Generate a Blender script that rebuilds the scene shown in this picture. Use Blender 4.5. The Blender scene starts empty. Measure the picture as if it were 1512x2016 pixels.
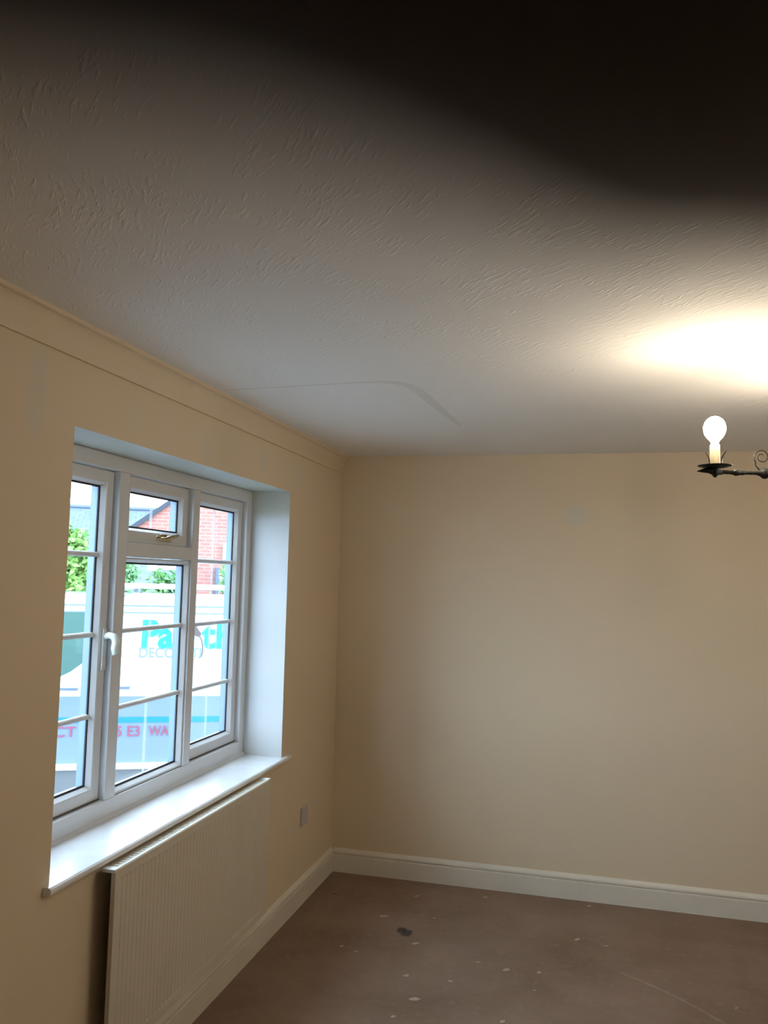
import bpy, bmesh, math, random
from mathutils import Vector, Matrix

S = bpy.context.scene
C = S.collection
# ------------------------------------------------------------------ camera
CAM_POS = Vector((0.0, 0.0, 1.6389))
RIGHT = Vector((0.96787778, 0.25021334, 0.0246147))
UP = Vector((-0.00326934, -0.08536874, 0.99634406))
FWD = Vector((-0.2513999, 0.96441976, 0.08180847))
cd = bpy.data.cameras.new('camera')
cam = bpy.data.objects.new('camera', cd); C.objects.link(cam)
m = Matrix((RIGHT, UP, -FWD)).transposed().to_4x4()
m.translation = CAM_POS
cam.matrix_world = m
cd.sensor_fit = 'VERTICAL'; cd.sensor_height = 36.0; cd.sensor_width = 27.0
cd.lens = 1621.8 / 2016 * 36.0
cd.clip_start = 0.0005; cd.clip_end = 300
cd.dof.use_dof = True; cd.dof.focus_distance = 3.2
cd.dof.aperture_fstop = cd.lens / 2.8          # an entrance pupil of 2.8 mm, a phone lens
S.camera = cam
# ------------------------------------------------------------------ world, exposure
W = bpy.data.worlds.new('overcast_sky'); S.world = W; W.use_nodes = True
wn = W.node_tree.nodes; wl = W.node_tree.links
bgn = wn['Background']
tc = wn.new('ShaderNodeTexCoord'); ns = wn.new('ShaderNodeTexNoise'); ns.inputs['Scale'].default_value = 2.2
ns.inputs['Detail'].default_value = 5
rp = wn.new('ShaderNodeValToRGB')
rp.color_ramp.elements[0].position = .3; rp.color_ramp.elements[0].color = (.56, .76, 1, 1)
rp.color_ramp.elements[1].position = .7; rp.color_ramp.elements[1].color = (.66, .83, 1, 1)
wl.new(tc.outputs['Generated'], ns.inputs['Vector']); wl.new(ns.outputs['Fac'], rp.inputs['Fac'])
wl.new(rp.outputs['Color'], bgn.inputs['Color'])
bgn.inputs['Strength'].default_value = 11.0
S.view_settings.view_transform = 'Standard'; S.view_settings.look = 'None'
S.view_settings.gamma = 1.0; S.view_settings.use_curve_mapping = False
S.view_settings.exposure = 0.26
BULB = 135.0
BULB_COL = (1.0, 0.85, 0.65)

# ------------------------------------------------------------------ materials
MATS = {}
def mat(name, col, rough=.6, metal=0, spec=.5, var=0.0, vscale=8, bump=0, bscale=60, coat=0, emit=None, estr=0):
    if name in MATS: return MATS[name]
    M = bpy.data.materials.new(name); M.use_nodes = True; MATS[name] = M
    n = M.node_tree.nodes; l = M.node_tree.links; b = n['Principled BSDF']
    b.inputs['Base Color'].default_value = (*col, 1); b.inputs['Roughness'].default_value = rough
    b.inputs['Metallic'].default_value = metal; b.inputs['Specular IOR Level'].default_value = spec
    b.inputs['Coat Weight'].default_value = coat
    if emit: b.inputs['Emission Color'].default_value = (*emit, 1); b.inputs['Emission Strength'].default_value = estr
    t = n.new('ShaderNodeTexCoord')
    if var:
        x = n.new('ShaderNodeTexNoise'); x.inputs['Scale'].default_value = vscale; x.inputs['Detail'].default_value = 4
        r = n.new('ShaderNodeMapRange'); r.inputs['From Min'].default_value = .3; r.inputs['From Max'].default_value = .7
        r.inputs['To Min'].default_value = 1 - var; r.inputs['To Max'].default_value = 1 + var
        v = n.new('ShaderNodeVectorMath'); v.operation = 'SCALE'; v.inputs[0].default_value = col
        l.new(t.outputs['Object'], x.inputs['Vector']); l.new(x.outputs['Fac'], r.inputs['Value'])
        l.new(r.outputs['Result'], v.inputs['Scale']); l.new(v.outputs['Vector'], b.inputs['Base Color'])
    if bump:
        y = n.new('ShaderNodeTexNoise'); y.inputs['Scale'].default_value = bscale; y.inputs['Detail'].default_value = 3
        bp = n.new('ShaderNodeBump'); bp.inputs['Strength'].default_value = bump; bp.inputs['Distance'].default_value = .002
        l.new(t.outputs['Object'], y.inputs['Vector']); l.new(y.outputs['Fac'], bp.inputs['Height']); l.new(bp.outputs['Normal'], b.inputs['Normal'])
    return M

def N(M, kind, **kw):
    x = M.node_tree.nodes.new(kind)
    for k, v in kw.items():
        if k.startswith('_'): setattr(x, k[1:], v)
        else: x.inputs[k].default_value = v
    return x
def math_(M, op, a, b=None, clamp=False):
    x = M.node_tree.nodes.new('ShaderNodeMath'); x.operation = op; x.use_clamp = clamp
    for i, v in enumerate((a, b)):
        if v is None: continue
        if isinstance(v, (int, float)): x.inputs[i].default_value = v
        else: M.node_tree.links.new(v, x.inputs[i])
    return x.outputs[0]
def mixc(M, fac, a, b):
    x = M.node_tree.nodes.new('ShaderNodeMix'); x.data_type = 'RGBA'
    l = M.node_tree.links
    for s, v in ((x.inputs[0], fac), (x.inputs[6], a), (x.inputs[7], b)):
        if isinstance(v, (int, float)): s.default_value = v
        elif isinstance(v, tuple): s.default_value = (*v, 1)
        else: l.new(v, s)
    return x.outputs[2]
def blob(M, sep, axes, cx, cy, rx, ry, nz, soft=.35, namp=.5):
    """0..1 mask of an irregular patch at a fixed place on the surface"""
    a = math_(M, 'DIVIDE', math_(M, 'SUBTRACT', sep.outputs[axes[0]], cx), rx)
    b = math_(M, 'DIVIDE', math_(M, 'SUBTRACT', sep.outputs[axes[1]], cy), ry)
    d = math_(M, 'SQRT', math_(M, 'ADD', math_(M, 'POWER', math_(M, 'ABSOLUTE', a), 3.0), math_(M, 'POWER', math_(M, 'ABSOLUTE', b), 3.0)))
    d = math_(M, 'ADD', d, math_(M, 'MULTIPLY', math_(M, 'SUBTRACT', nz, .5), namp))
    r = N(M, 'ShaderNodeMapRange', **{'From Min': 1.0 - soft, 'From Max': 1.0 + soft, 'To Min': 1.0, 'To Max': 0.0})
    M.node_tree.links.new(d, r.inputs['Value'])
    return r.outputs['Result']

def wall_material(name, col, patches, axes, patchcol=(.66, .62, .55)):
    M = mat(name, col, rough=.62, spec=.3)
    l = M.node_tree.links; b = M.node_tree.nodes['Principled BSDF']
    t = N(M, 'ShaderNodeTexCoord'); sep = N(M, 'ShaderNodeSeparateXYZ'); l.new(t.outputs['Object'], sep.inputs[0])
    nz = N(M, 'ShaderNodeTexNoise', Scale=14, Detail=3); l.new(t.outputs['Object'], nz.inputs['Vector'])
    n2 = N(M, 'ShaderNodeTexNoise', Scale=1.6, Detail=3); l.new(t.outputs['Object'], n2.inputs['Vector'])
    base = mixc(M, n2.outputs['Fac'], tuple(c * .96 for c in col), tuple(min(1, c * 1.04) for c in col))
    for (cx, cy, rx, ry, s) in patches:
        f = math_(M, 'MULTIPLY', blob(M, sep, axes, cx, cy, rx, ry, nz.outputs['Fac']), s)
        base = mixc(M, f, base, patchcol)
    l.new(base, b.inputs['Base Color'])
    n3 = N(M, 'ShaderNodeTexNoise', Scale=220, Detail=2); l.new(t.outputs['Object'], n3.inputs['Vector'])
    bp = N(M, 'ShaderNodeBump', Strength=.12, Distance=.001); l.new(n3.outputs['Fac'], bp.inputs['Height']); l.new(bp.outputs['Normal'], b.inputs['Normal'])
    return M

CREAM = (.75, .62, .45)
M_wleft = wall_material('cream_paint_window_wall', CREAM,
    [(1.865, 2.12, .035, .12, .55), (2.36, 2.145, .035, .045, .3), (2.86, 2.135, .04, .05, .35), (3.415, 2.155, .05, .05, .45), (3.86, 2.15, .07, .07, .3)], (1, 2))
M_wfar = wall_material('cream_paint_far_wall', CREAM, [(-.113, 2.006, .055, .05, .6)], (0, 2))
M_wall = wall_material('cream_paint', CREAM, [], (0, 2))

def reveal_material():
    M = mat('white_reveal_paint', (.62, .63, .63), rough=.5)
    l = M.node_tree.links; b = M.node_tree.nodes['Principled BSDF']
    t = N(M, 'ShaderNodeTexCoord'); sep = N(M, 'ShaderNodeSeparateXYZ'); l.new(t.outputs['Object'], sep.inputs[0])
    nz = N(M, 'ShaderNodeTexNoise', Scale=9, Detail=3); l.new(t.outputs['Object'], nz.inputs['Vector'])
    f = blob(M, sep, (0, 2), -1.55, 2.03, .13, .10, nz.outputs['Fac'], soft=.25)
    l.new(mixc(M, math_(M, 'MULTIPLY', f, .8), (.62, .63, .63), (.54, .55, .47)), b.inputs['Base Color'])
    return M
M_reveal = reveal_material()

def ceiling_material():
    M = mat('brushed_texture_ceiling', (.88, .86, .82), rough=.75, spec=.2)
    l = M.node_tree.links; b = M.node_tree.nodes['Principled BSDF']
    t = N(M, 'ShaderNodeTexCoord')
    # short brushed ridges in clusters
    warp = N(M, 'ShaderNodeTexNoise', Scale=2.5, Detail=2); l.new(t.outputs['Object'], warp.inputs['Vector'])
    ad = N(M, 'ShaderNodeVectorMath', _operation='MULTIPLY_ADD'); ad.inputs[1].default_value = (.10, .10, .10)
    l.new(warp.outputs['Color'], ad.inputs[0]); l.new(t.outputs['Object'], ad.inputs[2])
    mp = N(M, 'ShaderNodeMapping'); mp.vector_type = 'TEXTURE'; mp.inputs['Rotation'].default_value = (0, 0, math.radians(-50)); mp.inputs['Scale'].default_value = (5.0, 1.0, 1.0)
    l.new(ad.outputs[0], mp.inputs['Vector'])
    st = N(M, 'ShaderNodeTexNoise', Scale=100, Detail=2.5, Roughness=.55); l.new(mp.outputs[0], st.inputs['Vector'])
    sr = N(M, 'ShaderNodeMapRange', **{'From Min': .5, 'From Max': .72}); sr.interpolation_type = 'SMOOTHSTEP'; l.new(st.outputs['Fac'], sr.inputs['Value'])
    cl = N(M, 'ShaderNodeTexNoise', Scale=5.5, Detail=3, Roughness=.6); l.new(t.outputs['Object'], cl.inputs['Vector'])
    cr = N(M, 'ShaderNodeMapRange', **{'From Min': .42, 'From Max': .62}); l.new(cl.outputs['Fac'], cr.inputs['Value'])
    h = math_(M, 'MULTIPLY', sr.outputs[0], math_(M, 'ADD', math_(M, 'MULTIPLY', cr.outputs[0], 1.0), .06))
    fine = N(M, 'ShaderNodeTexNoise', Scale=9, Detail=4); l.new(t.outputs['Object'], fine.inputs['Vector'])
    h = math_(M, 'ADD', h, math_(M, 'MULTIPLY', fine.outputs['Fac'], .9))
    bp = N(M, 'ShaderNodeBump', Strength=.5, Distance=.0035); l.new(h, bp.inputs['Height']); l.new(bp.outputs['Normal'], b.inputs['Normal'])
    return M
M_ceil = ceiling_material()

def floor_material():
    M = mat('brown_worn_carpet', (.2, .135, .095), rough=.9, spec=.15)
    l = M.node_tree.links; b = M.node_tree.nodes['Principled BSDF']
    t = N(M, 'ShaderNodeTexCoord'); sep = N(M, 'ShaderNodeSeparateXYZ'); l.new(t.outputs['Object'], sep.inputs[0])
    nz = N(M, 'ShaderNodeTexNoise', Scale=2.2, Detail=5, Roughness=.6); l.new(t.outputs['Object'], nz.inputs['Vector'])
    r = N(M, 'ShaderNodeMapRange', **{'From Min': .3, 'From Max': .7}); l.new(nz.outputs['Fac'], r.inputs['Value'])
    base = mixc(M, r.outputs[0], (.215, .145, .10), (.30, .21, .155))
    n2 = N(M, 'ShaderNodeTexNoise', Scale=26, Detail=3); l.new(t.outputs['Object'], n2.inputs['Vector'])
    r2 = N(M, 'ShaderNodeMapRange', **{'From Min': .55, 'From Max': .8, 'To Max': .45}); l.new(n2.outputs['Fac'], r2.inputs['Value'])
    base = mixc(M, r2.outputs[0], base, (.36, .26, .20))
    # dusty trail and small dark spill
    dx = math_(M, 'SUBTRACT', sep.outputs[0], .126); dy = math_(M, 'SUBTRACT', sep.outputs[1], 3.778)
    u = math_(M, 'ADD', math_(M, 'MULTIPLY', dx, .774), math_(M, 'MULTIPLY', dy, -.633))
    v = math_(M, 'ADD', math_(M, 'MULTIPLY', dx, .633), math_(M, 'MULTIPLY', dy, .774))
    v = math_(M, 'SUBTRACT', v, math_(M, 'MULTIPLY', math_(M, 'MULTIPLY', u, math_(M, 'SUBTRACT', u, .4)), -.35))
    a = math_(M, 'LESS_THAN', math_(M, 'ABSOLUTE', math_(M, 'SUBTRACT', u, .22)), .25)
    w = N(M, 'ShaderNodeMapRange', **{'From Min': .003, 'From Max': .012, 'To Min': .5, 'To Max': 0}); l.new(math_(M, 'ABSOLUTE', v), w.inputs['Value'])
    base = mixc(M, math_(M, 'MULTIPLY', math_(M, 'MULTIPLY', a, w.outputs[0]), n2.outputs['Fac']), base, (.5, .40, .32))
    for cx, cy, rr in ((-.888, 3.922, .02), (-.858, 3.898, .024)):
        base = mixc(M, math_(M, 'MULTIPLY', blob(M, sep, (0, 1), cx, cy, rr, rr * 1.5, n2.outputs['Fac'], soft=.4), .85), base, (.05, .045, .045))
    l.new(base, b.inputs['Base Color'])
    n3 = N(M, 'ShaderNodeTexNoise', Scale=300, Detail=3); l.new(t.outputs['Object'], n3.inputs['Vector'])
    bp = N(M, 'ShaderNodeBump', Strength=.6, Distance=.003); l.new(n3.outputs['Fac'], bp.inputs['Height']); l.new(bp.outputs['Normal'], b.inputs['Normal'])
    return M
M_floor = floor_material()
M_skirt = mat('off_white_gloss_skirting', (.75, .70, .60), rough=.35, var=.03)
M_cove = mat('cream_coving_paint', (.75, .62, .45), rough=.55, var=.02)
M_upvc = mat('white_plastic_frame', (.68, .685, .69), rough=.28, var=.01)
M_sill = mat('white_gloss_sill_paint', (.86, .87, .88), rough=.25, var=.04, vscale=14, coat=1.0)
M_sill.node_tree.nodes['Principled BSDF'].inputs['Coat Roughness'].default_value = .22
M_bead = mat('glare_tinted_outer_frame', (.14, .20, .30), rough=.4)  # bluish outdoor glare put into the colour of the frame's outer edge
M_gask = mat('black_rubber_gasket', (.02, .022, .028), rough=.6)
M_seam = mat('shadow_gap_dark', (.12, .11, .10), rough=.8)
M_brass = mat('polished_brass', (.55, .40, .20), rough=.22, metal=1)
M_whitepl = mat('white_handle_plastic', (.82, .86, .80), rough=.3)
M_rad = mat('cream_radiator_enamel', (.66, .60, .50), rough=.45, var=.02)
M_radw = mat('white_radiator_trim', (.80, .80, .78), rough=.35)
M_raddark = mat('dusty_dark_steel', (.07, .06, .05), rough=.8)
M_plate = mat('grey_wall_plate', (.55, .50, .49), rough=.4)
M_iron = mat('black_wrought_iron', (.018, .02, .018), rough=.45, metal=.4, bump=.3, bscale=90)
M_candle = mat('ivory_candle_tube', (.36, .30, .20), rough=.5)
M_bulb = mat('lit_bulb', (1, 1, 1), rough=.3, emit=BULB_COL, estr=BULB)
M_flake = mat('paint_flake', (.42, .35, .30), rough=.7)
M_flaker = mat('rust_brown_chip', (.25, .10, .05), rough=.8)
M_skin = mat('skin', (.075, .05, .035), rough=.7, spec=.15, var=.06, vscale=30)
M_nail = mat('fingernail', (.62, .38, .30), rough=.35)
M_van = mat('white_van_paint', (.40, .48, .52), rough=.12, coat=.6)
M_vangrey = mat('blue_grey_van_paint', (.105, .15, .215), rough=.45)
M_vanlow = mat('grey_plastic_bumper', (.11, .12, .13), rough=.6)
M_vanglass = mat('dark_van_glass', (.035, .085, .075), rough=.05, spec=.12)
M_tyre = mat('tyre_rubber', (.02, .02, .02), rough=.8)
M_hub = mat('steel_hub', (.45, .46, .48), rough=.35, metal=.8)
M_cyan = mat('cyan_vinyl_lettering', (.0, .36, .60), rough=.3)
M_grey = mat('grey_vinyl_lettering', (.10, .14, .20), rough=.4)
M_red = mat('red_vinyl_lettering', (.20, .04, .08), rough=.4)
M_blue = mat('blue_vinyl_stripe', (.01, .15, .62), rough=.5, spec=.2)
M_dkfig = mat('dark_brown_vinyl_figure', (.06, .035, .04), rough=.4)
M_tarmac = mat('pale_worn_tarmac', (.20, .205, .21), rough=.8, var=.2, vscale=5, bump=.5, bscale=200)
M_white = mat('white_painted_board', (.82, .84, .85), rough=.5)
M_bark = mat('bark', (.10, .07, .05), rough=.9)
M_pipe = mat('dark_blue_grey_pipe', (.06, .08, .12), rough=.5)

def brick_material(name, c1, c2, mortar, sx, sy, rot=False):
    M = mat(name, c1, rough=.85)
    l = M.node_tree.links; b = M.node_tree.nodes['Principled BSDF']
    t = N(M, 'ShaderNodeTexCoord'); br = N(M, 'ShaderNodeTexBrick', Scale=1.0)
    br.inputs['Color1'].default_value = (*c1, 1); br.inputs['Color2'].default_value = (*c2, 1); br.inputs['Mortar'].default_value = (*mortar, 1)
    br.inputs['Brick Width'].default_value = sx; br.inputs['Row Height'].default_value = sy; br.inputs['Mortar Size'].default_value = .008
    l.new(t.outputs['UV'], br.inputs['Vector']); l.new(br.outputs['Color'], b.inputs['Base Color'])
    bp = N(M, 'ShaderNodeBump', Strength=.7, Distance=.01); bp.invert = True; l.new(br.outputs['Fac'], bp.inputs['Height']); l.new(bp.outputs['Normal'], b.inputs['Normal'])
    return M
M_brick = brick_material('red_brickwork', (.32, .115, .085), (.26, .09, .07), (.28, .20, .17), .225, .075)
M_slate = brick_material('blue_grey_slates', (.055, .075, .105), (.075, .10, .14), (.03, .035, .05), .30, .22)

def leaf_material(name, c1, c2):
    M = mat(name, c1, rough=.55)
    l = M.node_tree.links; b = M.node_tree.nodes['Principled BSDF']
    o = N(M, 'ShaderNodeTexCoord'); nz = N(M, 'ShaderNodeTexNoise', Scale=3.5, Detail=4); l.new(o.outputs['Object'], nz.inputs['Vector'])
    r = N(M, 'ShaderNodeMapRange', **{'From Min': .35, 'From Max': .65}); l.new(nz.outputs['Fac'], r.inputs['Value'])
    l.new(mixc(M, r.outputs[0], c1, c2), b.inputs['Base Color'])
    b.inputs['Transmission Weight'].default_value = 0
    return M
M_leaf = leaf_material('bright_green_leaves', (.08, .20, .04), (.24, .40, .09))
M_leaf2 = leaf_material('mid_green_leaves', (.07, .20, .07), (.20, .40, .14))

def bar_material():
    M = bpy.data.materials.new('see_through_white_bar'); M.use_nodes = True
    n = M.node_tree.nodes; l = M.node_tree.links; n.clear()
    o = n.new('ShaderNodeOutputMaterial'); d = n.new('ShaderNodeBsdfDiffuse'); d.inputs['Color'].default_value = (.8, .8, .8, 1)
    t = n.new('ShaderNodeBsdfTranslucent'); t.inputs['Color'].default_value = (.30, .34, .40, 1); tr = n.new('ShaderNodeBsdfTransparent')
    m1 = n.new('ShaderNodeMixShader'); m1.inputs[0].default_value = .5; m2 = n.new('ShaderNodeMixShader'); m2.inputs[0].default_value = .65
    l.new(d.outputs[0], m1.inputs[1]); l.new(t.outputs[0], m1.inputs[2]); l.new(m1.outputs[0], m2.inputs[1]); l.new(tr.outputs[0], m2.inputs[2]); l.new(m2.outputs[0], o.inputs[0])
    return M
M_strip = bar_material()  # solid vertical glazing bars, made see-through to imitate motion blur
def glass_material():
    M = bpy.data.materials.new('clear_window_glass'); M.use_nodes = True
    n = M.node_tree.nodes; l = M.node_tree.links; n.clear()
    o = n.new('ShaderNodeOutputMaterial'); tr = n.new('ShaderNodeBsdfTransparent'); gl = n.new('ShaderNodeBsdfGlossy')
    gl.inputs['Roughness'].default_value = .01; tr.inputs['Color'].default_value = (.96, .98, .98, 1)
    lw = n.new('ShaderNodeLayerWeight'); p5 = n.new('ShaderNodeMath'); p5.operation = 'POWER'; p5.inputs[1].default_value = 5
    ma = n.new('ShaderNodeMath'); ma.operation = 'MULTIPLY_ADD'; ma.inputs[1].default_value = .95; ma.inputs[2].default_value = .04
    l.new(lw.outputs['Facing'], p5.inputs[0]); l.new(p5.outputs[0], ma.inputs[0]); mx = n.new('ShaderNodeMixShader')
    l.new(ma.outputs[0], mx.inputs[0]); l.new(tr.outputs[0], mx.inputs[1]); l.new(gl.outputs[0], mx.inputs[2]); l.new(mx.outputs[0], o.inputs[0])
    return M
M_glass = glass_material()

# ------------------------------------------------------------------ mesh helpers
def obj(name, bm, m, parent=None, smooth=False, loc=None):
    me = bpy.data.meshes.new(name)
    bmesh.ops.recalc_face_normals(bm, faces=bm.faces[:])
    bm.to_mesh(me); bm.free()
    for x in (m if isinstance(m, (list, tuple)) else [m]): me.materials.append(x)
    if smooth:
        for p in me.polygons: p.use_smooth = True
    o = bpy.data.objects.new(name, me); C.objects.link(o)
    if parent: o.parent = parent
    if loc: o.location = loc
    return o
def thing(name, label=None, cat=None, loc=(0, 0, 0), rotz=0, group=None, kind=None):
    o = bpy.data.objects.new(name, None); C.objects.link(o); o.location = loc; o.rotation_euler = (0, 0, rotz)
    o.empty_display_size = .05
    return tag(o, label, cat, group, kind)
def tag(o, label=None, cat=None, group=None, kind=None):
    if label: o['label'] = label
    if cat: o['category'] = cat
    if group: o['group'] = group
    if kind: o['kind'] = kind
    return o
def BM(): return bmesh.new()
def box(bm, x0, x1, y0, y1, z0, z1, bev=0, mi=0):
    r = bmesh.ops.create_cube(bm, size=1, matrix=Matrix.Translation(((x0+x1)/2, (y0+y1)/2, (z0+z1)/2)) @ Matrix.Diagonal((x1-x0, y1-y0, z1-z0, 1)))
    fs = list({f for v in r['verts'] for f in v.link_faces})
    for f in fs: f.material_index = mi
    if bev:
        es = list({e for v in r['verts'] for e in v.link_edges})
        bmesh.ops.bevel(bm, geom=es, offset=bev, segments=2, affect='EDGES', profile=.6)
    return bm
def prism(bm, prof, axis, a, b, close=True):
    """extrude a 2D profile along an axis. axis 0: prof=(y,z); 1: prof=(x,z); 2: prof=(x,y)"""
    def P(p, t):
        return {0: (t, p[0], p[1]), 1: (p[0], t, p[1]), 2: (p[0], p[1], t)}[axis]
    A = [bm.verts.new(P(p, a)) for p in prof]; B = [bm.verts.new(P(p, b)) for p in prof]
    n = len(prof)
    for i in range(n if close else n-1): bm.faces.new((A[i], A[(i+1) % n], B[(i+1) % n], B[i]))
    if close: bm.faces.new(A); bm.faces.new(B[::-1])
    return bm
def tube(bm, pts, rad, seg=10, cap=True):
    pts = [Vector(p) for p in pts]; rings = []
    rr = rad if isinstance(rad, (list, tuple)) else [rad]*len(pts)
    t0 = (pts[1]-pts[0]).normalized(); nrm = t0.orthogonal().normalized()
    for i, p in enumerate(pts):
        t = (pts[min(i+1, len(pts)-1)]-pts[max(i-1, 0)]).normalized()
        nrm = (nrm - t*nrm.dot(t)).normalized(); bn = t.cross(nrm)
        rings.append([bm.verts.new(p+(nrm*math.cos(2*math.pi*k/seg)+bn*math.sin(2*math.pi*k/seg))*rr[i]) for k in range(seg)])
    for i in range(len(rings)-1):
        for k in range(seg): bm.faces.new((rings[i][k], rings[i][(k+1) % seg], rings[i+1][(k+1) % seg], rings[i+1][k]))
    if cap: bm.faces.new(rings[0][::-1]); bm.faces.new(rings[-1])
    return bm
def lathe(bm, prof, seg=24, c=(0, 0, 0), closed=False):
    rings = []
    for r, z in prof:
        rings.append([bm.verts.new((c[0]+r*math.cos(2*math.pi*k/seg), c[1]+r*math.sin(2*math.pi*k/seg), c[2]+z)) for k in range(seg)])
    for i in range(len(rings)-1):
        for k in range(seg): bm.faces.new((rings[i][k], rings[i][(k+1) % seg], rings[i+1][(k+1) % seg], rings[i+1][k]))
    bm.faces.new(rings[0][::-1]); bm.faces.new(rings[-1])
    return bm

# ------------------------------------------------------------------ room shell
XL, YF, H = -1.4528, 4.5778, 2.35
XR, YB = 2.35, -1.3
OY0, OY1, OZ0, OZ1 = 2.035, 3.752, .762, 2.056   # window opening
XO = -1.75                                      # outer face of the window wall
RX = -1.65                                      # room face of the window frame

b = BM()
# window wall with its opening, one solid ring
def ringwall(bm, x0, x1):
    outer = [(YB-.1, -.02), (YF+.1, -.02), (YF+.1, H+.02), (YB-.1, H+.02)]
    inner = [(OY0, OZ0), (OY1, OZ0), (OY1, OZ1), (OY0, OZ1)]
    V = {}
    for s, x in (('a', x0), ('b', x1)):
        V[s+'o'] = [bm.verts.new((x, *p)) for p in outer]; V[s+'i'] = [bm.verts.new((x, *p)) for p in inner]
        for i in range(4):
            j = (i+1) % 4; bm.faces.new((V[s+'o'][i], V[s+'o'][j], V[s+'i'][j], V[s+'i'][i]))
    for i in range(4):
        j = (i+1) % 4
        bm.faces.new((V['ao'][i], V['ao'][j], V['bo'][j], V['bo'][i]))
        f = bm.faces.new((V['ai'][i], V['ai'][j], V['bi'][j], V['bi'][i])); f.material_index = 1
ringwall(b, XO, XL)
wl_ = obj('wall_left', b, [M_wleft, M_reveal]); tag(wl_, kind='structure', label='cream window wall with pale filler patches above the window')
b = BM(); box(b, XL, XR+.1, YF, YF+.12, -.02, H+.02); tag(obj('wall_far', b, M_wfar), kind='structure', label='plain cream end wall with one round filler patch')
b = BM(); box(b, XR, XR+.1, YB-.1, YF, -.02, H+.02); tag(obj('wall_right', b, M_wall), kind='structure')
b = BM(); box(b, XL, XR, YB-.1, YB, -.02, H+.02); tag(obj('wall_back', b, M_wall), kind='structure')
b = BM(); box(b, XL, XR, YB, YF, -.1, 0); tag(obj('floor', b, M_floor), kind='structure', label='brown carpet floor scattered with paint flecks')
b = BM(); box(b, XL, XR, YB, YF, H, H+.12); ceil = tag(obj('ceiling', b, M_ceil), kind='structure', label='white ceiling with brushed plaster texture')
# old plaster joint that shows as a faint ridge
b = BM()
pts = [(-1.40, 2.868), (-1.376, 2.864), (-1.15, 2.846), (-.95, 2.832), (-.83, 2.822), (-.76, 2.824), (-.71, 2.845), (-.676, 2.885), (-.658, 2.95), (-.652, 3.04), (-.645, 3.15), (-.639, 3.27), (-.632, 3.40), (-.622, 3.55), (-.612, 3.70)]
wd = [.008, .009, .010, .011, .016, .022, .028, .030, .032, .032, .030, .028, .024, .018, .008]
prev = None
for i, (x, y) in enumerate(pts):
    a_ = Vector(pts[max(0, i-1)]); c_ = Vector(pts[min(len(pts)-1, i+1)]); t_ = (c_-a_).normalized(); n_ = Vector((-t_.y, t_.x))
    row = [b.verts.new((x+n_.x*wd[i]*k, y+n_.y*wd[i]*k, H+.0005-z)) for k, z in ((-1, 0), (-.4, .0012), (.4, .0012), (1, 0))]
    if prev:
        for k in range(3): b.faces.new((prev[k], prev[k+1], row[k+1], row[k]))
    prev = row
obj('plaster_ridge', b, mat('ridge_plaster', (.78, .76, .70), rough=.8), ceil, smooth=True)['label'] = 'faint grey plaster joint line across the ceiling'

b = BM(); box(b, XO, XR+.1, YB-.1, YF+.1, H+.14, 5.2); tag(obj('wall_upper', b, M_brick), kind='structure')
b = BM(); prism(b, [(XO-.35, 5.2), (XR+.45, 5.2), ((XO+XR)/2, 7.2)], 1, YB-.3, YF+.3); tag(obj('trim_2', b, M_slate), kind='structure')
# coving along the window wall
prof = [(XL, H-.100), (XL+.009, H-.100)]
for k in range(9):
    a_ = k/8*math.pi/2
    prof.append((XL+.010+.026*(1-math.cos(a_)), H-.094+.080*math.sin(a_)))
prof += [(XL+.040, H-.012), (XL+.041, H), (XL, H)]
b = prism(BM(), prof, 1, YB, YF); tag(obj('trim_1', b, M_cove), kind='structure', label='cream coving between window wall and ceiling')

# skirting boards
def skirt_prof(s):  # s offsets from the wall
    return [(0, 0), (.018, 0), (.018, .092), (.0165, .0945), (.0105, .0955), (.0105, .0990), (.016, .101), (.0165, .106), (.0145, .113), (.009, .120), (.005, .126), (0, .127)]
b = prism(BM(), [(XL+x, z) for x, z in skirt_prof(1)], 1, YB, YF); tag(obj('baseboard_left', b, M_skirt), kind='structure')
b = prism(BM(), [(YF-x, z) for x, z in skirt_prof(1)], 0, XL+.018, XR); tag(obj('baseboard_far', b, M_skirt), kind='structure')
b = prism(BM(), [(XR-x, z) for x, z in skirt_prof(1)], 1, YB, YF-.018); tag(obj('baseboard_right', b, M_skirt), kind='structure')

# ------------------------------------------------------------------ window
win = thing('window_1', 'white plastic three-light window with glazing bars', loc=(RX, (OY0+OY1)/2, .80), kind='structure')
win_loc = Vector(win.location)
def wobj(name, bm, m, parent=win, smooth=False, label=None):
    bmesh.ops.translate(bm, verts=bm.verts[:], vec=-win_loc)
    o = obj(name, bm, m, None, smooth); o.parent = parent
    if label: o['label'] = label
    return o
FX0 = RX-.07
Z0, Z1 = .785, OZ1
SZ0, SZ1 = .853, 2.001        # sash aperture
Y_ = [OY0+.055, 2.592, 2.655, 3.150, 3.207, 3.698]   # L sash, centre, R sash apertures
b = BM()
box(b, FX0, RX, OY0, Y_[0], Z0, Z1, .003); box(b, FX0, RX, Y_[5], OY1, Z0, Z1, .003)
box(b, FX0, RX, Y_[0], Y_[5], Z0, SZ0, .003); box(b, FX0, RX, Y_[0], Y_[5], SZ1, Z1, .003)
wobj('frame', b, M_upvc)
for ya, yb in ((Y_[1], Y_[2]), (Y_[3], Y_[4])):
    wobj('mullion', box(BM(), FX0, RX, ya, yb, SZ0, SZ1, .003), M_upvc)
TZ0, TZ1 = 1.700, 1.752
wobj('transom', box(BM(), FX0, RX, Y_[2], Y_[3], TZ0, TZ1, .003), M_upvc)

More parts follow.
